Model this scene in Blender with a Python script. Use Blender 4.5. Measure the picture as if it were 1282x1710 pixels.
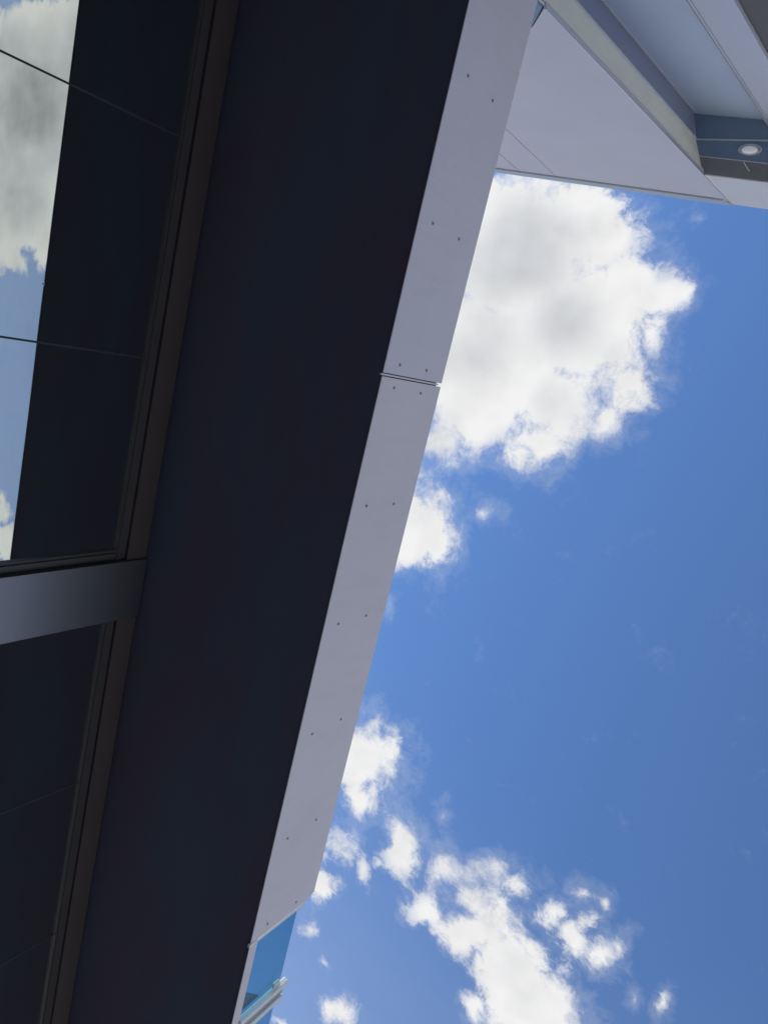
import bpy, bmesh, math, random
from mathutils import Vector, Matrix

random.seed(7)
for o in list(bpy.data.objects):
    bpy.data.objects.remove(o)
scene = bpy.context.scene
COL = scene.collection
EYE = 1.6                                   # eye height above the paving

# ------------------------------------------------------------------ camera
cam_data = bpy.data.cameras.new('camera')
cam = bpy.data.objects.new('camera', cam_data)
COL.objects.link(cam)
cam_data.sensor_fit = 'VERTICAL'
cam_data.sensor_height = 36.0
cam_data.lens = 24.817
cam_data.clip_start = 0.05
cam_data.clip_end = 8000
RIGHT = Vector((0.22988728, 0.79714507, 0.55831135))
DOWN = Vector((-0.94850726, 0.31196714, -0.0548678))
FWD = Vector((-0.21791239, -0.51694897, 0.82781517))
m = Matrix.Identity(4)
for i in range(3):
    m[i][0], m[i][1], m[i][2] = RIGHT[i], -DOWN[i], -FWD[i]
m[2][3] = EYE
cam.matrix_world = m
scene.camera = cam

# ------------------------------------------------------------------ light
SUN_DIR = Vector((0.15, -0.75, 0.65)).normalized()      # towards the sun: behind the building
SUN_EL = math.asin(SUN_DIR.z)
SUN_AZ = math.atan2(SUN_DIR.x, SUN_DIR.y)
sun_data = bpy.data.lights.new('sun', 'SUN')
sun_data.energy = 5.0
sun_data.angle = math.radians(0.5)
sun_data.color = (1.0, 0.94, 0.86)
sun = bpy.data.objects.new('sun', sun_data)
COL.objects.link(sun)
sun.rotation_euler = SUN_DIR.to_track_quat('Z', 'Y').to_euler()
sun.location = (0, 0, 30)

scene.view_settings.view_transform = 'Standard'
scene.view_settings.look = 'None'
scene.view_settings.gamma = 1.0
scene.view_settings.use_curve_mapping = False
scene.view_settings.exposure = 0.35

# cumulus clouds: centre, half axes and turn of each puff on the cloud layer
# (metres east / metres south per metre of height), size and how thin it is
CLOUDS = [
    (0.1837, -0.5085, 0.1519, 0.1236, -1.255, 1.50, 0.00),
    (0.2236, -0.4532, 0.1222, 0.0717, 1.712, 1.08, 0.00),
    (0.2297, -0.3921, 0.0731, 0.0594, -1.085, 0.80, 0.00),
    (0.0969, -0.3958, 0.1259, 0.0993, -1.517, 1.30, 0.00),
    (0.1574, -0.3269, 0.0607, 0.0518, -1.025, 0.70, 0.00),
    (0.1519, -0.2842, 0.0457, 0.0309, -2.001, 0.48, 0.00),
    (0.1584, -0.2564, 0.0252, 0.0196, -2.226, 0.29, -0.04),
    (0.0679, -0.3244, 0.0678, 0.0600, 2.350, 0.78, 0.00),
    (0.0155, -0.2952, 0.0341, 0.0315, 2.129, 0.40, -0.05),
    (-0.0151, -0.3895, 0.0917, 0.0734, -1.680, 0.92, 0.00),
    (-0.0437, -0.3433, 0.0473, 0.0306, -2.221, 0.44, 0.00),
    (0.0200, -0.5212, 0.1557, 0.1267, -1.581, 1.45, 0.00),
    (-0.0669, -0.5280, 0.0853, 0.0702, -1.707, 0.78, 0.00),
    (-0.0991, -0.4148, 0.0405, 0.0377, -1.685, 0.42, 0.00),
    (-0.0741, -0.3907, 0.0560, 0.0397, -1.796, 0.52, 0.00),
    (-0.1174, -0.5526, 0.0719, 0.0462, -1.814, 0.56, 0.00),
    (-0.1794, -0.5755, 0.0484, 0.0355, -1.860, 0.39, -0.03),
    (0.1008, -0.2802, 0.0389, 0.0334, -0.288, 0.46, -0.03),
    (0.0320, -0.2961, 0.0503, 0.0460, -1.200, 0.59, 0.00),
    (-0.0271, -0.3124, 0.0497, 0.0326, -2.230, 0.48, -0.02),
    (-0.2592, -0.5643, 0.0940, 0.0847, -2.076, 0.82, 0.00),
    (-0.2889, -0.5137, 0.0510, 0.0412, -2.031, 0.43, 0.00),
    (-0.3253, -0.5698, 0.0483, 0.0253, -2.196, 0.32, 0.00),
    (-0.1994, -0.4395, 0.0348, 0.0261, -1.919, 0.31, -0.36),
    (-0.4123, -0.5673, 0.0230, 0.0171, 3.000, 0.17, -0.10),
    (-0.1437, -0.5220, 0.0325, 0.0191, -1.843, 0.24, -0.10),
    (-0.7022, -0.5601, 0.0908, 0.0705, -2.564, 0.66, 0.00),
    (-0.6780, -0.5062, 0.0702, 0.0505, -2.374, 0.51, 0.00),
    (-0.7734, -0.5328, 0.0574, 0.0392, -2.385, 0.39, 0.00),
    (-0.6509, -0.4726, 0.0314, 0.0177, -2.467, 0.21, -0.06),
    (-0.8868, -0.5502, 0.0639, 0.0461, -2.627, 0.43, 0.00),
    (-0.9862, -0.5591, 0.0615, 0.0389, -2.835, 0.38, -0.02),
    (-0.9024, -0.4863, 0.0299, 0.0156, 2.996, 0.18, -0.08),
    (-0.8114, -0.4260, 0.0681, 0.0466, -3.098, 0.49, 0.00),
    (-1.0896, -0.5684, 0.0461, 0.0306, -2.640, 0.28, -0.10),
    (-0.8878, -0.3497, 0.0521, 0.0346, -2.170, 0.38, 0.00),
    (-0.8864, -0.2902, 0.0640, 0.0488, -2.240, 0.52, 0.00),
    (-0.8384, -0.2423, 0.0768, 0.0536, -2.776, 0.62, 0.00),
    (-0.8800, -0.1972, 0.0924, 0.0618, -2.708, 0.75, 0.00),
    (-0.9252, -0.1518, 0.1019, 0.0730, -2.558, 0.87, 0.00),
    (-0.9277, -0.1002, 0.0768, 0.0569, -2.433, 0.69, 0.00),
    (-0.8013, -0.3390, 0.0569, 0.0400, -2.592, 0.44, -0.10),
    (-0.7652, -0.2864, 0.0756, 0.0375, -2.282, 0.51, -0.10),
    (-0.7526, -0.2272, 0.0466, 0.0337, -2.827, 0.40, -0.10),
    (-0.8151, -0.2827, 0.0707, 0.0373, -2.335, 0.49, -0.04),
    (-0.7144, -0.3682, 0.0481, 0.0267, 2.986, 0.33, -0.28),
    (-0.7760, -0.1223, 0.0509, 0.0425, 1.005, 0.50, -0.12),
    (-0.7727, -0.0828, 0.0459, 0.0309, -2.678, 0.42, -0.11),
    (-0.6939, -0.1286, 0.0257, 0.0211, -2.181, 0.26, -0.10),
    (-0.6891, -0.0996, 0.0216, 0.0151, 2.721, 0.20, -0.08),
    (-0.7387, -0.0598, 0.0322, 0.0152, -3.061, 0.25, -0.14),
    (-0.7640, -0.1652, 0.0592, 0.0331, -2.218, 0.47, -0.12),
    (-0.7365, -0.1061, 0.0468, 0.0349, -2.444, 0.45, -0.26),
    (-0.7184, -0.1942, 0.0319, 0.0207, -2.450, 0.27, -0.24),
    (-0.8273, -0.1309, 0.0460, 0.0312, -2.756, 0.40, -0.16),
    (-1.2014, -0.4613, 0.0671, 0.0416, -2.352, 0.41, -0.03),
    (-1.1297, -0.5113, 0.0319, 0.0208, -2.978, 0.20, -0.12),
    (-1.3246, -0.5790, 0.0351, 0.0209, -2.625, 0.19, -0.06),
    (-0.9915, -0.2301, 0.0533, 0.0340, -2.691, 0.40, -0.06),
    (-0.7813, 0.0183, 0.0294, 0.0113, -3.107, 0.22, -0.08),
    (-0.8030, -0.0176, 0.0175, 0.0103, 2.896, 0.15, -0.10),
    (0.2499, -0.2649, 0.0192, 0.0103, -1.578, 0.19, -0.45),
    (-0.8685, -0.4646, 0.0203, 0.0138, -2.513, 0.14, -0.12),
    (0.3624, 1.8905, 0.4129, 0.2555, 1.451, 3.21, 0.00),
    (0.1495, 1.9275, 0.3152, 0.1589, 1.601, 2.09, 0.00),
    (0.0665, 1.7431, 0.1172, 0.0766, 1.590, 0.94, 0.00),
    (-0.0019, 1.8943, 0.1147, 0.0445, 1.678, 0.66, 0.00),
    (0.5180, 1.7468, 0.1505, 0.0972, -1.816, 1.32, 0.00),
    (-0.6386, 1.7914, 0.0597, 0.0530, -0.245, 0.48, 0.00),
    (-0.7290, 1.7812, 0.0871, 0.0642, 2.072, 0.64, 0.00),
    (0.2523, 2.1969, 0.4476, 0.3778, 1.088, 3.49, 0.00),
    (-0.7465, 1.9576, 0.2057, 0.1517, 2.057, 1.40, 0.00),
]


world = bpy.data.worlds.new('World')
scene.world = world
world.use_nodes = True
try:
    world.cycles.sampling_method = 'MANUAL'
    world.cycles.sample_map_resolution = 1024
except Exception:
    pass


def build_sky():
    nt = world.node_tree
    nt.nodes.clear()
    L = nt.links.new

    def N(t, **kw):
        n = nt.nodes.new(t)
        for k, v in kw.items():
            setattr(n, k, v)
        return n

    def put(sock, v):
        if isinstance(v, bpy.types.NodeSocket):
            L(v, sock)
        else:
            sock.default_value = v

    def M(op, a, b=0.0, c=0.0, clamp=False):
        n = N('ShaderNodeMath', operation=op, use_clamp=clamp)
        for i, v in enumerate((a, b, c)):
            put(n.inputs[i], v)
        return n.outputs[0]

    def V(op, a, b=None, scale=None):
        n = N('ShaderNodeVectorMath', operation=op)
        put(n.inputs[0], a)
        if b is not None:
            put(n.inputs[1], b)
        if scale is not None:
            put(n.inputs['Scale'], scale)
        return n

    def smooth(v, lo, hi, a=0.0, b=1.0):
        n = N('ShaderNodeMapRange', interpolation_type='SMOOTHSTEP')
        put(n.inputs['Value'], v)
        n.inputs['From Min'].default_value = lo
        n.inputs['From Max'].default_value = hi
        n.inputs['To Min'].default_value = a
        n.inputs['To Max'].default_value = b
        return n.outputs['Result']

    def noise(vec, scale, detail, rough, lac=2.0):
        n = N('ShaderNodeTexNoise', noise_dimensions='2D')
        L(vec, n.inputs['Vector'])
        n.inputs['Scale'].default_value = scale
        n.inputs['Detail'].default_value = detail
        n.inputs['Roughness'].default_value = rough
        n.inputs['Lacunarity'].default_value = lac
        return n

    tc = N('ShaderNodeTexCoord')
    sep = N('ShaderNodeSeparateXYZ')
    L(tc.outputs['Generated'], sep.inputs[0])
    zz = M('MAXIMUM', sep.outputs['Z'], 0.06)
    comb = N('ShaderNodeCombineXYZ')
    L(M('DIVIDE', sep.outputs['X'], zz), comb.inputs[0])
    L(M('DIVIDE', sep.outputs['Y'], zz), comb.inputs[1])
    P = comb.outputs[0]

    def warp(p, scale, detail, amount):
        n = noise(p, scale, detail, 0.55)
        c = V('SUBTRACT', n.outputs['Color'], (0.5, 0.5, 0.5)).outputs[0]
        c = V('MULTIPLY', c, (amount, amount, 0.0)).outputs[0]
        return V('ADD', p, c).outputs[0]

    Pw = warp(P, 11.0, 3.0, 0.038)
    field = None
    for (u, v, a, b, ang, size, thin) in CLOUDS:
        size = max(0.85 * size ** 0.6, size)
        k = 1.0 + 0.55 / size
        gr = N('ShaderNodeTexGradient', gradient_type='SPHERICAL')
        tm = gr.texture_mapping
        tm.vector_type = 'TEXTURE'
        tm.translation = (u, v, 0)
        tm.rotation = (0, 0, ang)
        tm.scale = (a * k, b * k, 1)
        L(Pw, gr.inputs['Vector'])
        f = M('MULTIPLY_ADD', gr.outputs['Fac'], size * k, size * (1.0 - k) + thin)
        field = f if field is None else M('SMOOTH_MAX', field, f, 0.12)
    # scattered cumulus over the rest of the sky
    far = V('DISTANCE', P, (-0.4, -0.35, 0)).outputs['Value']
    wide = noise(P, 0.9, 2.0, 0.5).outputs['Fac']
    wide = M('MULTIPLY_ADD', wide, 5.0, -2.15)
    refl = V('DISTANCE', P, (-0.3, 1.95, 0)).outputs['Value']
    wide = M('ADD', wide, smooth(far, 1.15, 1.7, -2.5, 0.0))
    wide = M('ADD', wide, smooth(refl, 0.7, 1.1, -2.5, 0.0))
    field = M('MAXIMUM', field, wide)

    fb = noise(Pw, 12.0, 9.0, 0.72).outputs['Fac']
    lump = noise(P, 5.0, 3.0, 0.5).outputs['Fac']
    lump2 = noise(V('ADD', P, (0.020, -0.016, 0)).outputs[0], 5.0, 3.0, 0.5).outputs['Fac']
    dens = M('MULTIPLY_ADD', M('SUBTRACT', fb, 0.5), 1.5, field)
    dens = M('ADD', dens, 0.12)
    soft = smooth(lump, 0.35, 0.68, 0.34, 0.85)           # crisp here, wispy there
    alpha = smooth(M('DIVIDE', dens, soft), 0.0, 1.0)

    alpha = M('MULTIPLY', alpha, smooth(field, -0.25, 0.32, 0.30, 1.0))      # thin scraps let the blue through
    veil = smooth(M('ADD', dens, 0.22), 0.0, 0.55, 0.0, 0.17)
    alpha = M('MAXIMUM', alpha, veil)
    haze = smooth(sep.outputs['Z'], 0.25, 0.85, 0.33, 0.0)      # paler air towards the horizon
    alpha = M('MAXIMUM', alpha, haze)

    # brightness: thick cloud is greyer, its sunward lumps lighter
    thick = smooth(M('MULTIPLY_ADD', M('SUBTRACT', lump, 0.45), 2.4, field), 0.30, 1.7)
    relief = M('MULTIPLY', M('SUBTRACT', lump, lump2), 0.55)
    fine = M('MULTIPLY', M('SUBTRACT', fb, 0.5), 0.14)
    bright = M('MULTIPLY_ADD', thick, -0.25, 0.98)
    bright = M('SUBTRACT', bright, smooth(field, 1.75, 2.6, 0.0, 0.20))
    bright = M('ADD', bright, M('ADD', relief, fine))
    bright = M('MAXIMUM', bright, 0.35)
    bright = M('MINIMUM', bright, 1.0)
    ccol = N('ShaderNodeMix', data_type='RGBA')
    L(thick, ccol.inputs['Factor'])
    ccol.inputs[6].default_value = (1.0, 1.0, 1.0, 1)
    ccol.inputs[7].default_value = (0.96, 0.985, 1.03, 1)

    sky = N('ShaderNodeTexSky', sky_type='NISHITA')
    sky.sun_disc = False
    sky.sun_elevation = SUN_EL
    sky.sun_rotation = SUN_AZ
    sky.altitude = 500
    sky.air_density = 1.0
    sky.dust_density = 0.0
    sky.ozone_density = 8.0
    bg_sky = N('ShaderNodeBackground')
    L(sky.outputs[0], bg_sky.inputs['Color'])
    bg_sky.inputs['Strength'].default_value = SKY_STRENGTH
    bg_cloud = N('ShaderNodeBackground')
    L(ccol.outputs[2], bg_cloud.inputs['Color'])
    L(M('MULTIPLY', bright, CLOUD_STRENGTH), bg_cloud.inputs['Strength'])
    mix = N('ShaderNodeMixShader')
    L(alpha, mix.inputs[0])
    L(bg_sky.outputs[0], mix.inputs[1])
    L(bg_cloud.outputs[0], mix.inputs[2])
    out = N('ShaderNodeOutputWorld')
    L(mix.outputs[0], out.inputs[0])


SKY_STRENGTH = 0.15
CLOUD_STRENGTH = 0.70
build_sky()

# ------------------------------------------------------------------ helpers
def mat(name, color, rough=0.6, metal=0.0, spec=0.5, var=0.0, scale=6.0, bump=0.0, bscale=300.0, coat=0.0, dirt=0.0):
    mt = bpy.data.materials.new(name)
    mt.use_nodes = True
    nt = mt.node_tree
    L = nt.links.new
    bs = nt.nodes['Principled BSDF']
    bs.inputs['Base Color'].default_value = (*color, 1)
    bs.inputs['Roughness'].default_value = rough
    bs.inputs['Metallic'].default_value = metal
    bs.inputs['Specular IOR Level'].default_value = spec
    bs.inputs['Coat Weight'].default_value = coat
    tc = nt.nodes.new('ShaderNodeTexCoord')
    src = tc.outputs['Object']
    if var or dirt:
        n = nt.nodes.new('ShaderNodeTexNoise')
        L(src, n.inputs['Vector'])
        n.inputs['Scale'].default_value = scale
        n.inputs['Detail'].default_value = 7
        n.inputs['Roughness'].default_value = 0.6
        mr = nt.nodes.new('ShaderNodeMapRange')
        L(n.outputs['Fac'], mr.inputs['Value'])
        mr.inputs['From Min'].default_value = 0.3
        mr.inputs['From Max'].default_value = 0.7
        mr.inputs['To Min'].default_value = 1 - var
        mr.inputs['To Max'].default_value = 1 + var
        mul = nt.nodes.new('ShaderNodeVectorMath')
        mul.operation = 'SCALE'
        mul.inputs[0].default_value = color
        L(mr.outputs[0], mul.inputs['Scale'])
        last = mul.outputs[0]
        if dirt:
            n2 = nt.nodes.new('ShaderNodeTexNoise')
            mp = nt.nodes.new('ShaderNodeMapping')
            mp.inputs['Scale'].default_value = (5.0, 5.0, 1.1)
            L(src, mp.inputs['Vector'])
            L(mp.outputs[0], n2.inputs['Vector'])
            n2.inputs['Scale'].default_value = 4
            n2.inputs['Detail'].default_value = 8
            n2.inputs['Roughness'].default_value = 0.65
            mr2 = nt.nodes.new('ShaderNodeMapRange')
            L(n2.outputs['Fac'], mr2.inputs['Value'])
            mr2.inputs['From Min'].default_value = 0.5
            mr2.inputs['From Max'].default_value = 0.85
            mr2.inputs['To Min'].default_value = 0
            mr2.inputs['To Max'].default_value = dirt
            mx = nt.nodes.new('ShaderNodeMix')
            mx.data_type = 'RGBA'
            L(mr2.outputs[0], mx.inputs['Factor'])
            L(last, mx.inputs[6])
            mx.inputs[7].default_value = (color[0] * 0.45, color[1] * 0.43, color[2] * 0.40, 1)
            last = mx.outputs[2]
        L(last, bs.inputs['Base Color'])
        mr3 = nt.nodes.new('ShaderNodeMapRange')
        L(n.outputs['Fac'], mr3.inputs['Value'])
        mr3.inputs['To Min'].default_value = max(rough - 0.1, 0.02)
        mr3.inputs['To Max'].default_value = min(rough + 0.1, 1)
        L(mr3.outputs[0], bs.inputs['Roughness'])
    if bump:
        n = nt.nodes.new('ShaderNodeTexNoise')
        L(src, n.inputs['Vector'])
        n.inputs['Scale'].default_value = bscale
        n.inputs['Detail'].default_value = 3
        bp = nt.nodes.new('ShaderNodeBump')
        bp.inputs['Strength'].default_value = bump
        bp.inputs['Distance'].default_value = 0.002
        L(n.outputs['Fac'], bp.inputs['Height'])
        L(bp.outputs[0], bs.inputs['Normal'])
    return mt


def glass_mat(name, tint, gloss, gcol, wave=0.0):
    """coated glazing: tinted see-through sheet with a mirror coat"""
    mt = bpy.data.materials.new(name)
    mt.use_nodes = True
    nt = mt.node_tree
    nt.nodes.clear()
    L = nt.links.new
    tr = nt.nodes.new('ShaderNodeBsdfTransparent')
    tr.inputs[0].default_value = (*tint, 1)
    gl = nt.nodes.new('ShaderNodeBsdfGlossy')
    gl.inputs['Color'].default_value = (*gcol, 1)
    gl.inputs['Roughness'].default_value = 0.0
    lw = nt.nodes.new('ShaderNodeLayerWeight')
    lw.inputs['Blend'].default_value = 0.5
    fr = nt.nodes.new('ShaderNodeMath')
    fr.operation = 'POWER'
    L(lw.outputs['Facing'], fr.inputs[0])
    fr.inputs[1].default_value = 5.0
    ma = nt.nodes.new('ShaderNodeMath')
    ma.operation = 'MULTIPLY_ADD'
    ma.use_clamp = True
    L(fr.outputs[0], ma.inputs[0])
    ma.inputs[1].default_value = 1.0 - gloss
    ma.inputs[2].default_value = gloss
    if wave:
        tc = nt.nodes.new('ShaderNodeTexCoord')
        n = nt.nodes.new('ShaderNodeTexNoise')
        L(tc.outputs['Object'], n.inputs['Vector'])
        n.inputs['Scale'].default_value = 1.3
        n.inputs['Detail'].default_value = 1
        bp = nt.nodes.new('ShaderNodeBump')
        bp.inputs['Strength'].default_value = wave
        bp.inputs['Distance'].default_value = 0.01
        L(n.outputs['Fac'], bp.inputs['Height'])
        L(bp.outputs[0], gl.inputs['Normal'])
    mx = nt.nodes.new('ShaderNodeMixShader')
    L(ma.outputs[0], mx.inputs[0])
    L(tr.outputs[0], mx.inputs[1])
    L(gl.outputs[0], mx.inputs[2])
    out = nt.nodes.new('ShaderNodeOutputMaterial')
    L(mx.outputs[0], out.inputs[0])
    return mt


def add_box(bm, lo, hi):
    vs = [bm.verts.new((x, y, z)) for x in (lo[0], hi[0]) for y in (lo[1], hi[1]) for z in (lo[2], hi[2])]
    for q in ((0, 1, 3, 2), (4, 6, 7, 5), (0, 4, 5, 1), (2, 3, 7, 6), (0, 2, 6, 4), (1, 5, 7, 3)):
        bm.faces.new([vs[i] for i in q])


def add_prism(bm, pts, off):
    """closed solid: polygon pts and the same polygon moved by off"""
    a = [bm.verts.new(p) for p in pts]
    b = [bm.verts.new(Vector(p) + Vector(off)) for p in pts]
    bm.faces.new(a)
    bm.faces.new(list(reversed(b)))
    n = len(pts)
    for i in range(n):
        bm.faces.new((a[i], b[i], b[(i + 1) % n], a[(i + 1) % n]))


def finish(name, bm, material, parent=None, bevel=0.0, smooth=False):
    bmesh.ops.recalc_face_normals(bm, faces=bm.faces[:])
    if bevel:
        bmesh.ops.bevel(bm, geom=bm.edges[:], offset=bevel, segments=2, affect='EDGES', profile=0.6)
    me = bpy.data.meshes.new(name)
    bm.to_mesh(me)
    bm.free()
    if smooth:
        for p in me.polygons:
            p.use_smooth = True
    me.materials.append(material)
    o = bpy.data.objects.new(name, me)
    COL.objects.link(o)
    if parent:
        o.parent = parent
        o.matrix_parent_inverse = parent.matrix_world.inverted()
    return o


def box(name, lo, hi, material, parent=None, bevel=0.0):
    bm = bmesh.new()
    add_box(bm, lo, hi)
    return finish(name, bm, material, parent, bevel)


def prism(name, pts, off, material, parent=None, bevel=0.0):
    bm = bmesh.new()
    add_prism(bm, pts, off)
    return finish(name, bm, material, parent, bevel)


def thing(name, label, cat, loc=(0, 0, 0), group=None):
    o = bpy.data.objects.new(name, None)
    COL.objects.link(o)
    o.location = loc
    o.matrix_world = Matrix.Translation(loc)
    o['label'] = label
    o['category'] = cat
    if group:
        o['group'] = group
    return o


# ------------------------------------------------------------------ materials
M_PAVE = mat('pale_paving', (0.44, 0.425, 0.39), 0.85, var=0.15, scale=1.5, bump=0.3, bscale=60)
M_SOFFIT = mat('dark_soffit_paint', (0.079, 0.092, 0.145), 0.8, spec=0.06)


def two_tone(mt, ca, cb):
    """two close tones drifting into each other along the boards"""
    nt = mt.node_tree
    tc = nt.nodes.new('ShaderNodeTexCoord')
    mp = nt.nodes.new('ShaderNodeMapping')
    mp.inputs['Scale'].default_value = (0.45, 1.3, 1.0)
    n = nt.nodes.new('ShaderNodeTexNoise')
    n.inputs['Scale'].default_value = 1.1
    n.inputs['Detail'].default_value = 6
    n.inputs['Roughness'].default_value = 0.55
    cr = nt.nodes.new('ShaderNodeValToRGB')
    cr.color_ramp.elements[0].position = 0.42
    cr.color_ramp.elements[0].color = (*ca, 1)
    cr.color_ramp.elements[1].position = 0.70
    cr.color_ramp.elements[1].color = (*cb, 1)
    nt.links.new(tc.outputs['Object'], mp.inputs['Vector'])
    nt.links.new(mp.outputs[0], n.inputs['Vector'])
    nt.links.new(n.outputs['Fac'], cr.inputs[0])
    nt.links.new(cr.outputs[0], nt.nodes['Principled BSDF'].inputs['Base Color'])


two_tone(M_SOFFIT, (0.102, 0.088, 0.140), (0.080, 0.116, 0.175))
M_BLOCKER = mat('charcoal_bounce_blocker', (0.07, 0.07, 0.072), 0.8, var=0.15, scale=2, bump=0.3, bscale=80)  # for the added ground strip that darkens the soffit
M_HEAD = mat('dark_brown_head', (0.054, 0.044, 0.048), 0.6, var=0.06, scale=3)
M_FRAME = mat('charcoal_frame', (0.050, 0.048, 0.055), 0.45, spec=0.4, var=0.05)
M_PIER = mat('brushed_grey_metal', (0.25, 0.26, 0.29), 0.40, metal=1.0)
M_SEAL = mat('grey_silicone', (0.024, 0.026, 0.030), 0.7)
M_WIN = glass_mat('mirror_glazing', (0.012, 0.02, 0.03), 0.64, (0.95, 1.0, 0.95), wave=0.05)
M_DARK = mat('dark_interior', (0.012, 0.012, 0.014), 0.9)
M_FASCIA = mat('pale_lilac_grey_board', (0.595, 0.555, 0.585), 0.62, spec=0.4, var=0.035, scale=1.2, bump=0.12, bscale=220, dirt=0.15)
M_FASCIA2 = mat('lilac_grey_board', (0.56, 0.54, 0.59), 0.62, spec=0.4, var=0.035, scale=1.2, bump=0.12, bscale=220, dirt=0.14)
M_BACK = mat('backing_strip_metal', (0.30, 0.32, 0.37), 0.4, metal=0.4)
M_GAP = mat('dark_gap', (0.05, 0.052, 0.06), 0.8)
M_EDGE = mat('silver_edge_trim', (0.66, 0.67, 0.70), 0.32, metal=0.5)
M_SCREW = mat('screw_steel', (0.30, 0.30, 0.32), 0.4, metal=0.5)
M_RAIL = mat('silver_rail', (0.62, 0.64, 0.65), 0.45, metal=0.2, var=0.03)
M_POSTGREY = mat('dull_post_metal', (0.36, 0.37, 0.38), 0.5, metal=0.3)
M_BLUE = glass_mat('blue_balustrade_glass', (0.42, 0.68, 0.77), 0.07, (0.9, 0.95, 1.0))
M_ROOF = mat('grey_roofing', (0.22, 0.22, 0.23), 0.9, var=0.1)
M_WALL = mat('lilac_grey_panel', (0.57, 0.54, 0.575), 0.6, spec=0.4, var=0.03, scale=1.5, bump=0.1, bscale=200, dirt=0.06)
M_COPE = mat('grey_coping', (0.42, 0.46, 0.50), 0.45, var=0.03)
M_CREAM = mat('cream_render', (0.92, 0.90, 0.76), 0.75, var=0.05, scale=2.5, bump=0.2, bscale=120, dirt=0.12)
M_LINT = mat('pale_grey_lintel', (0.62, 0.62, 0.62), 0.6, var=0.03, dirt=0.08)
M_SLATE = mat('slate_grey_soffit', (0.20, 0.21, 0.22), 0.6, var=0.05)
M_NAVY = mat('navy_panel', (0.17, 0.24, 0.36), 0.45, var=0.05)
M_PALEBLUE = mat('pale_blue_grey_panel', (0.50, 0.58, 0.73), 0.45, var=0.03, scale=1.5)
M_COLUMN = mat('pale_lilac_column', (0.52, 0.54, 0.62), 0.5, var=0.03, scale=1.5)
M_JAMB = mat('dull_blue_jamb', (0.29, 0.32, 0.43), 0.5, var=0.04)
M_BROWN = mat('dark_taupe_panel', (0.13, 0.12, 0.115), 0.7, var=0.05)
M_WHITE = mat('white_plastic', (0.75, 0.76, 0.78), 0.35)
M_LENS = mat('frosted_lens', (0.85, 0.86, 0.88), 0.25)
M_LENS.node_tree.nodes['Principled BSDF'].inputs['Emission Color'].default_value = (0.9, 0.95, 1.0, 1)
M_LENS.node_tree.nodes['Principled BSDF'].inputs['Emission Strength'].default_value = 0.10

# ------------------------------------------------------------------ ground
bm = bmesh.new()
bmesh.ops.create_grid(bm, x_segments=1, y_segments=1, size=3000)
ground = finish('ground', bm, M_PAVE)
ground['kind'] = 'structure'
bm = bmesh.new()
bmesh.ops.create_grid(bm, x_segments=1, y_segments=1, size=1)
for v in bm.verts:
    v.co = Vector((v.co.x * 30, -2.0 + v.co.y * 4.0, 0.004))
blocker = finish('bounce_blocker', bm, M_BLOCKER)  # unseen dark strip added to cut ground bounce onto the inner soffit
blocker['kind'] = 'structure'

# ------------------------------------------------------------------ glass-fronted building
D = 3.645                  # facade is this far from the lens line
YG = -D                    # glass face
X0, X1 = -11.5, 2.30       # ends of the building
Z = EYE                    # levels below are given above the eye
b = thing('glass_fronted_building', 'low building with mirrored windows and a metal pier under the dark canopy', 'building', (0, YG, 0))
HEAD = 2.775 + Z
box('head_panel', (X0, YG - 0.25, 2.852 + Z), (X1, YG + 0.035, 2.999 + Z), M_HEAD, b)
box('pier_cover', (-2.098, YG - 0.25, 0.02), (-1.683, YG + 0.058, 2.998 + Z), M_PIER, b, 0.004)
box('back_wall', (X0, YG - 6.2, 0.01), (X1, YG - 6.0, 3.2 + Z), M_DARK, b)
box('end_wall', (X0 - 0.2, YG - 6.2, 0.01), (X0 - 0.002, YG, 3.2 + Z), M_DARK, b)
box('end_wall', (X1 + 0.002, YG - 6.2, 0.01), (X1 + 0.2, YG, 3.2 + Z), M_DARK, b)
box('room_floor', (X0, YG - 6.0, 0.006), (X1, YG - 0.3, 0.03), M_DARK, b)
box('room_ceiling', (X0, YG - 6.0, 2.9 + Z), (X1, YG - 0.3, 2.95 + Z), M_DARK, b)


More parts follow.
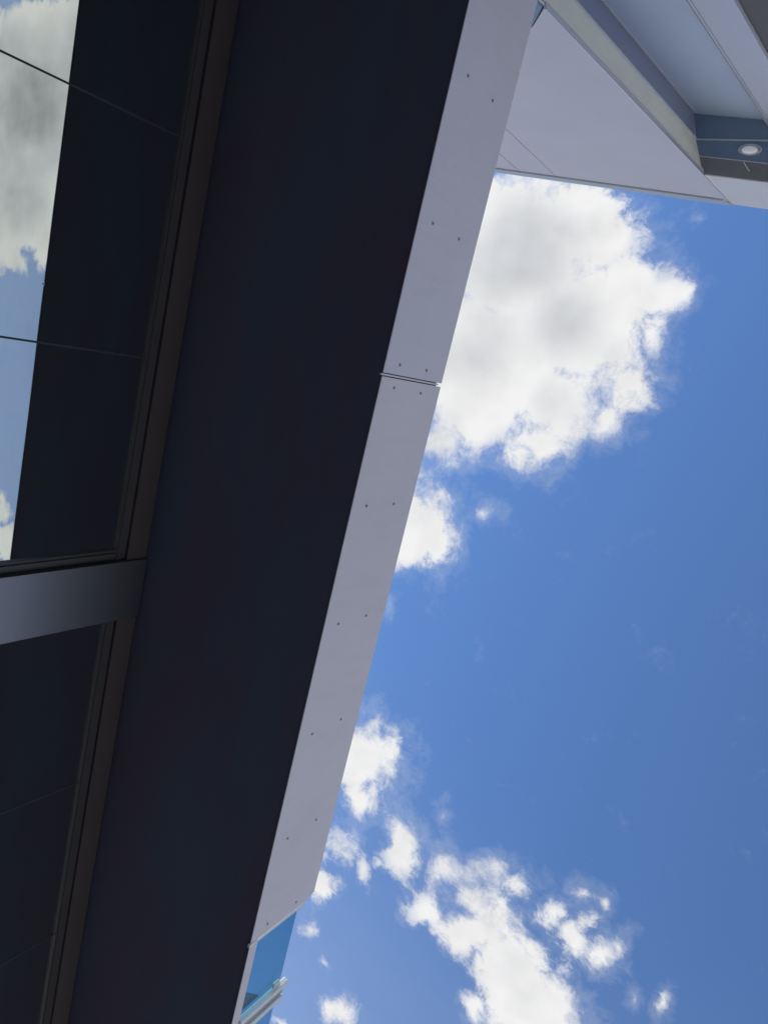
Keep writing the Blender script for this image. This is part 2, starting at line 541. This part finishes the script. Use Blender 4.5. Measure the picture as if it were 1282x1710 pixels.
def window(xa, xb, seams, side):
    """glazed bay: a frame part with panes and silicone joints as sub-parts"""
    bm = bmesh.new()
    zb = 0.12
    # head member in two stepped profiles
    add_box(bm, (xa, YG - 0.06, HEAD + 0.038), (xb, YG + 0.012, 2.850 + Z))
    add_box(bm, (xa, YG - 0.06, HEAD + 0.012), (xb, YG + 0.020, HEAD + 0.0375))
    add_box(bm, (xa, YG - 0.06, HEAD), (xb, YG + 0.016, HEAD + 0.010))
    add_box(bm, (xa, YG - 0.06, 0.03), (xb, YG + 0.03, zb))
    # jamb beside the pier
    if side > 0:
        add_box(bm, (xa, YG - 0.06, zb), (xa + 0.022, YG + 0.006, HEAD - 0.001))
        add_box(bm, (xa + 0.024, YG - 0.06, zb), (xa + 0.050, YG + 0.030, HEAD - 0.001))
        add_box(bm, (xa + 0.052, YG - 0.06, zb), (xa + 0.068, YG + 0.018, HEAD - 0.001))
        ga, gb = xa + 0.068, xb - 0.05
        add_box(bm, (gb, YG - 0.06, zb), (xb, YG + 0.03, HEAD - 0.001))
    else:
        add_box(bm, (xb - 0.010, YG - 0.06, zb), (xb, YG + 0.020, HEAD - 0.001))
        ga, gb = xa + 0.05, xb - 0.010
        add_box(bm, (xa, YG - 0.06, zb), (ga, YG + 0.03, HEAD - 0.001))
    fr = finish('window_frame', bm, M_FRAME, b)
    cuts = [ga] + sorted(seams) + [gb]
    for i in range(len(cuts) - 1):
        l = cuts[i] + (0.0055 if i else 0.0)
        r = cuts[i + 1] - (0.0055 if i < len(cuts) - 2 else 0.0)
        ya, yb = YG - random.uniform(0, 0.003), YG - random.uniform(0, 0.003)   # no pane sits perfectly flush
        prism('pane', [(l, ya, zb), (r, yb, zb), (r, yb, HEAD), (l, ya, HEAD)], (0, -0.02, 0), M_WIN, fr)
    for s in seams:
        box('seal', (s - 0.0050, YG - 0.02, zb), (s + 0.0050, YG + 0.0015, HEAD - 0.002), M_SEAL, fr)
    return fr


window(-1.680, X1, [-0.380, 0.876, 2.13], 1)
window(X0, -2.101, [-3.343, -4.633, -5.92, -7.2, -8.5, -9.8], -1)

# ------------------------------------------------------------------ canopy
YF = -2.077
SB, ST = 3.004 + Z, 3.606 + Z
XE = -3.672                 # where the board fascia gives way to glass
XC1 = 2.36
c = thing('canopy', 'dark canopy with pale lilac grey fascia boards fixed by screws', 'canopy', (0, YF, SB))
box('soffit', (X0, YG - 0.02, SB + 0.004), (XC1, YF - 0.0065, SB + 0.06), M_SOFFIT, c)
box('roof_deck', (X0, YG - 6.2, SB + 0.062), (XC1, YF - 0.060, SB + 0.075), M_ROOF, c)
box('fascia_backing', (XE + 0.02, YF - 0.055, SB + 0.0605), (XC1 - 0.01, YF - 0.0135, ST - 0.035), M_GAP, c)
joints = [XE, -0.119, 3.434]


def fascia(xa, xb, screws, left_cut, board):
    pts = [(xa, YF, SB), (xb, YF, SB), (xb, YF, ST)]
    if left_cut:            # the free end has a chamfered top corner
        pts += [(xa + 0.030, YF, ST), (xa, YF, ST - 0.085)]
    else:
        pts += [(xa, YF, ST)]
    p = prism('fascia_panel', pts, (0, -0.006, 0), board, c, 0.0012)
    for sx in screws:
        for sz in (3.133, 3.407):
            bm = bmesh.new()
            jx, jz = random.uniform(-.004, .004), random.uniform(-.003, .003)
            x, z = sx + jx, sz + Z + jz
            n = 10
            r0, r1, r2 = 0.0030, 0.0072, 0.0088
            rings = []
            for r, dy in ((r0, 0.0006), (r1 * 0.8, 0.0006), (r1, 0.0032), (r2, 0.0004)):
                rings.append([bm.verts.new((x + r * math.cos(2 * math.pi * k / n), YF + dy, z + r * math.sin(2 * math.pi * k / n))) for k in range(n)])
            bm.faces.new(rings[0])
            for a_, b_ in zip(rings, rings[1:]):
                for k in range(n):
                    bm.faces.new((a_[k], a_[(k + 1) % n], b_[(k + 1) % n], b_[k]))
            finish('screw', bm, M_SCREW, p)
    return p


fascia(XE, -0.119 - 0.010, [-0.180, -0.828, -1.534, -2.238, -2.966, -3.606], True, M_FASCIA)
fascia(-0.119 + 0.010, XC1, [-0.056, 0.651, 1.338, 2.02], False, M_FASCIA2)
# joint cover set back between the boards, standing a little past their lower edge
bm = bmesh.new()
add_box(bm, (-0.1235, YF - 0.013, SB - 0.012), (-0.1145, YF - 0.0025, ST - 0.03))
finish('joint_strip', bm, M_FASCIA, c)
# bright angle on the free end of the board, its foot showing below the edge
bm = bmesh.new()
add_box(bm, (XE - 0.024, YF - 0.012, SB - 0.010), (XE - 0.002, YF + 0.003, ST - 0.10))
finish('end_trim', bm, M_RAIL, c)
box('edge_band', (X0, YF - 0.0055, SB - 0.001), (XE - 0.026, YF - 0.001, SB + 0.072), M_FASCIA, c)

# ------------------------------------------------------------------ glass balustrade past the end of the boards
g = thing('glass_balustrade', 'blue glass balustrade with paired silver posts beyond the fascia end', 'balustrade', (XE, YF, SB + 0.07))
GT = 3.487 + Z
posts = [-4.40, -6.2, -8.0]
edges = [XE - 0.03] + posts + [X0]
for i in range(len(edges) - 1):
    r = edges[i] - (0.012 if i else 0.02)
    l = edges[i + 1] + (0.012 if i < len(edges) - 2 else 0.02)
    box('pane', (l, YF - 0.030, SB + 0.074), (r, YF - 0.024, GT), M_BLUE, g, 0.001)
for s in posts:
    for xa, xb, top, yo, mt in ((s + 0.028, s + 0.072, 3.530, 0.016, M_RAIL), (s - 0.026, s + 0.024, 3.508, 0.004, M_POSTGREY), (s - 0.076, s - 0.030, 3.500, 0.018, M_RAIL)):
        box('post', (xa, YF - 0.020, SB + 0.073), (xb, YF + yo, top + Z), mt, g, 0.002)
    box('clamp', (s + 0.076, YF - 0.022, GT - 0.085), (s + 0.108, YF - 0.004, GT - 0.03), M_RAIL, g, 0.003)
    prism('post_shadow_wedge', [(s + 0.05, YF - 0.05, SB + 0.078), (s + 0.05, YF - 0.40, SB + 0.078), (s + 0.05, YF - 0.05, SB + 0.30)], (0.012, 0, 0), M_FRAME, g)  # dark wedge added behind the glass to stand for the post's shadow

# ------------------------------------------------------------------ tall wing with a leaning recess
def L_(p, dz=0.0):
    """point on a leaning edge: dz metres above (below) p along the lean"""
    return Vector((p[0] - 0.009 * dz, p[1] + 0.155 * dz, p[2] + dz))


ZL, ZTOP = 8.075 + Z, 9.0 + Z
def fx(y):                   # front face, turned three degrees off square
    return 2.638 - 0.05615 * (y + 5.165)


w = thing('tall_wing', 'tall lilac grey wing with leaning edge and cream sided recess at top right', 'building', (4, -4, 0))
A = Vector((2.474, -2.239, ZL))
B = Vector((2.811, -2.415, ZL))
B1 = Vector((2.824, -1.722, ZL))
C = Vector((3.070, -2.516, ZL))
C1 = Vector((3.034, -1.967, ZL))
DOWN_TO = -4.4               # how far the leaning pieces run down
YR = 0.6                     # outer end of the wing


def F(y, z):
    return Vector((fx(y), y, z + Z))


def slant_y(z):              # y of the leaning corner at height z (above eye)
    return -2.239 + 0.155 * (z - 8.075)


# front boards, cut at the two upright joints
g1, g2, gap = -4.215, -4.735, 0.006
zb_l = 4.0
CT = 8.832
prism('wall_panel', [F(-9, zb_l), F(g2 - gap, zb_l), F(g2 - gap, CT), F(-9, CT)], (0.05, 0, 0), M_WALL, w, 0.001)
prism('wall_panel', [F(g2 + gap, zb_l), F(g1 - gap, zb_l), F(g1 - gap, CT), F(g2 + gap, CT)], (0.05, 0, 0), M_WALL, w, 0.001)
prism('wall_panel', [F(g1 + gap, 5.9), F(-2.937, 5.122), F(slant_y(4.865), 4.865), F(slant_y(CT), CT), F(g1 + gap, CT)], (0.05, 0, 0), M_WALL, w, 0.001)
prism('wall_backing', [F(-9, zb_l), F(-4.1, zb_l), F(-2.98, 5.13), F(slant_y(8.95) - 0.16, 8.95), F(-9, 8.95)], (0.10, 0, 0), M_GAP, w).location.x += 0.052
prism('base_trim', [F(g1 + gap, 5.89), F(g1 + gap, 5.5), F(slant_y(4.55) - 0.02, 4.55), F(slant_y(4.86) - 0.012, 4.855), F(-2.937, 5.11)], (0.05, 0, 0), M_NAVY, w)
prism('coping', [F(-9, CT + 0.018), F(-2.15, CT + 0.018), F(-2.06, 9.0), F(-9, 9.0)], (-0.045, 0, 0), M_COPE, w).location.x += 0.03
# corner angle along the leaning edge
lo = F(slant_y(4.87), 4.87)
hi = F(slant_y(8.82), 8.82)
prism('corner_trim', [lo, hi, hi + Vector((-0.003, 0.012, 0)), lo + Vector((-0.003, 0.012, 0))], (0.03, -0.004, 0), M_EDGE, w)
# lintel over the recess
yl = slant_y(8.075) + 0.016
prism('lintel', [F(yl, 8.075), F(YR, 8.075), F(YR, 8.994), F(slant_y(8.994) + 0.016, 8.994)], (0.170, 0, 0), M_LINT, w)
# the lintel's darker underside
def fl(y, dx, z=0.0):
    return Vector((fx(y) + dx, y, ZL + z))
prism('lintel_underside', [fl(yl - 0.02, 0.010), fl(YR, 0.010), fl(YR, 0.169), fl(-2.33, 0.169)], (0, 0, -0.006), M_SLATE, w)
# soffit strips behind it
def bx(y):
    return B.x + (y - B.y) * (B1.x - B.x) / (B1.y - B.y)
def cx(y):
    return C.x + (y - C.y) * (C1.x - C.x) / (C1.y - C.y)
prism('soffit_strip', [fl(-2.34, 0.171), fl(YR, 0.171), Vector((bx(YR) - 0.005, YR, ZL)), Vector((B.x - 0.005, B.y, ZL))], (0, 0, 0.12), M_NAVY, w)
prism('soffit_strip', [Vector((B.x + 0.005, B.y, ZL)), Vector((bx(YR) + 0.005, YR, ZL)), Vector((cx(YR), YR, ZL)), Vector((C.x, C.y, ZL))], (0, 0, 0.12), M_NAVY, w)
prism('trim_bead', [Vector((B.x - 0.006, B.y, ZL)), Vector((bx(YR) - 0.006, YR, ZL)), Vector((bx(YR) + 0.006, YR, ZL)), Vector((B.x + 0.006, B.y, ZL))], (0, 0, -0.012), M_EDGE, w)
prism('trim_bead', [fl(-2.34, 0.168), fl(YR, 0.168), fl(YR, 0.177), fl(-2.345, 0.177)], (0, 0, -0.010), M_EDGE, w)
prism('trim_bead', [Vector((C.x - 0.008, C.y, ZL)), Vector((cx(YR) - 0.008, YR, ZL)), Vector((cx(YR), YR, ZL)), Vector((C.x, C.y, ZL))], (0, 0, -0.010), M_PALEBLUE, w)
# cream side of the recess, then the dull blue return
A2 = A + Vector((0.006, 0.004, 0))
nj = Vector((0.03, -0.03, 0))
prism('recess_side', [L_(A2, 0), L_(B, 0), L_(B, DOWN_TO), L_(A2, DOWN_TO)], nj, M_CREAM, w)
nj2 = Vector((0.01, -0.03, 0))
Bc = B + (C - B) * 0.04
prism('recess_return', [L_(Bc, 0), L_(C, 0), L_(C, DOWN_TO), L_(Bc, DOWN_TO)], nj2, M_JAMB, w)
prism('trim_bead', [L_(B, 0), L_(Bc, 0), L_(Bc, DOWN_TO), L_(B, DOWN_TO)], (0.006, 0.014, 0), M_COLUMN, w)
Cb = C + Vector((-0.010, 0.006, 0))
prism('trim_bead', [L_(Cb, -0.04), L_(Cb + Vector((0, 0.016, 0)), -0.04), L_(Cb + Vector((0, 0.016, 0)), DOWN_TO), L_(Cb, DOWN_TO)], (0.02, 0, 0), M_EDGE, w)
# back of the recess, pale column and the taupe panel beyond it
def p5(y, off=0.0):
    return Vector((C.x - 0.0656 * (y - C.y) - off, y, ZL))
prism('recess_back', [p5(C.y), p5(-1.60), L_(p5(-1.60), DOWN_TO), L_(p5(C.y), DOWN_TO)], (0.06, 0, 0), M_PALEBLUE, w)
cl, cr = -1.772, -1.415
prism('column', [p5(cl, .06), p5(cr, .06), L_(p5(cr, .06), DOWN_TO), L_(p5(cl, .06), DOWN_TO)], (0.058, 0, 0), M_COLUMN, w, 0.004)
for k in (0.0, 0.030):
    q = p5(cl + 0.008 + k, .062)
    q2 = p5(cl + 0.018 + k, .062)
    prism('trim_bead', [q, q2, L_(q2, DOWN_TO), L_(q, DOWN_TO)], (-0.008, 0, 0), M_EDGE, w)
prism('side_panel', [p5(cr + 0.004, .03), p5(0.55, .03), L_(p5(0.55, .03), DOWN_TO), L_(p5(cr + 0.004, .03), DOWN_TO)], (0.05, 0, 0), M_BROWN, w)
# bulk of the wing behind those faces
box('wing_body', (3.20, -9.0, 3.7 + Z), (9.0, YR, 8.97 + Z), M_BACK, w)
box('wing_base', (3.30, -9.0, 0.0), (8.9, -0.2, 3.69 + Z), M_BROWN, w)
# short conduit across the lintel underside
def tube(name, pa, pb, r, material, parent):
    bm = bmesh.new()
    d = Vector(pb) - Vector(pa)
    q = d.to_track_quat('Z', 'Y').to_matrix()
    n = 8
    ra = [bm.verts.new(Vector(pa) + q @ Vector((r * math.cos(2 * math.pi * k / n), r * math.sin(2 * math.pi * k / n), 0))) for k in range(n)]
    rb = [bm.verts.new(v.co + d) for v in ra]
    for k in range(n):
        bm.faces.new((ra[k], ra[(k + 1) % n], rb[(k + 1) % n], rb[k]))
    bm.faces.new(ra)
    bm.faces.new(rb)
    return finish(name, bm, material, parent)
tube('conduit', (2.615, -1.884, ZL - 0.013), (2.530, -1.801, ZL - 0.013), 0.006, M_EDGE, w)

# ------------------------------------------------------------------ oval downlight on the navy soffit strip
lx, ly = 2.735, -1.862
dl = thing('soffit_light', 'small oval white light on the navy soffit of the recess', 'light', (lx, ly, ZL))
def oval(name, rings, material, cap=True):
    bm = bmesh.new()
    n = 36
    rr = []
    for r, dz, ox in rings:
        rr.append([bm.verts.new((lx + ox + 0.48 * r * math.cos(2 * math.pi * k / n), ly + r * math.sin(2 * math.pi * k / n), ZL + dz)) for k in range(n)])
    for a_, b_ in zip(rr, rr[1:]):
        for k in range(n):
            bm.faces.new((a_[k], a_[(k + 1) % n], b_[(k + 1) % n], b_[k]))
    if cap:
        bm.faces.new(rr[-1])
    return finish(name, bm, material, dl, smooth=True)
oval('rim', [(0.112, -0.001, 0), (0.110, -0.016, 0), (0.100, -0.020, 0), (0.090, -0.014, 0), (0.088, -0.003, 0), (0.0875, -0.002, 0)], M_COLUMN)
oval('lens', [(0.074, -0.003, -0.008), (0.074, -0.030, -0.010), (0.066, -0.046, -0.014), (0.045, -0.052, -0.016), (0.0, -0.053, -0.016)][:-1], M_LENS)
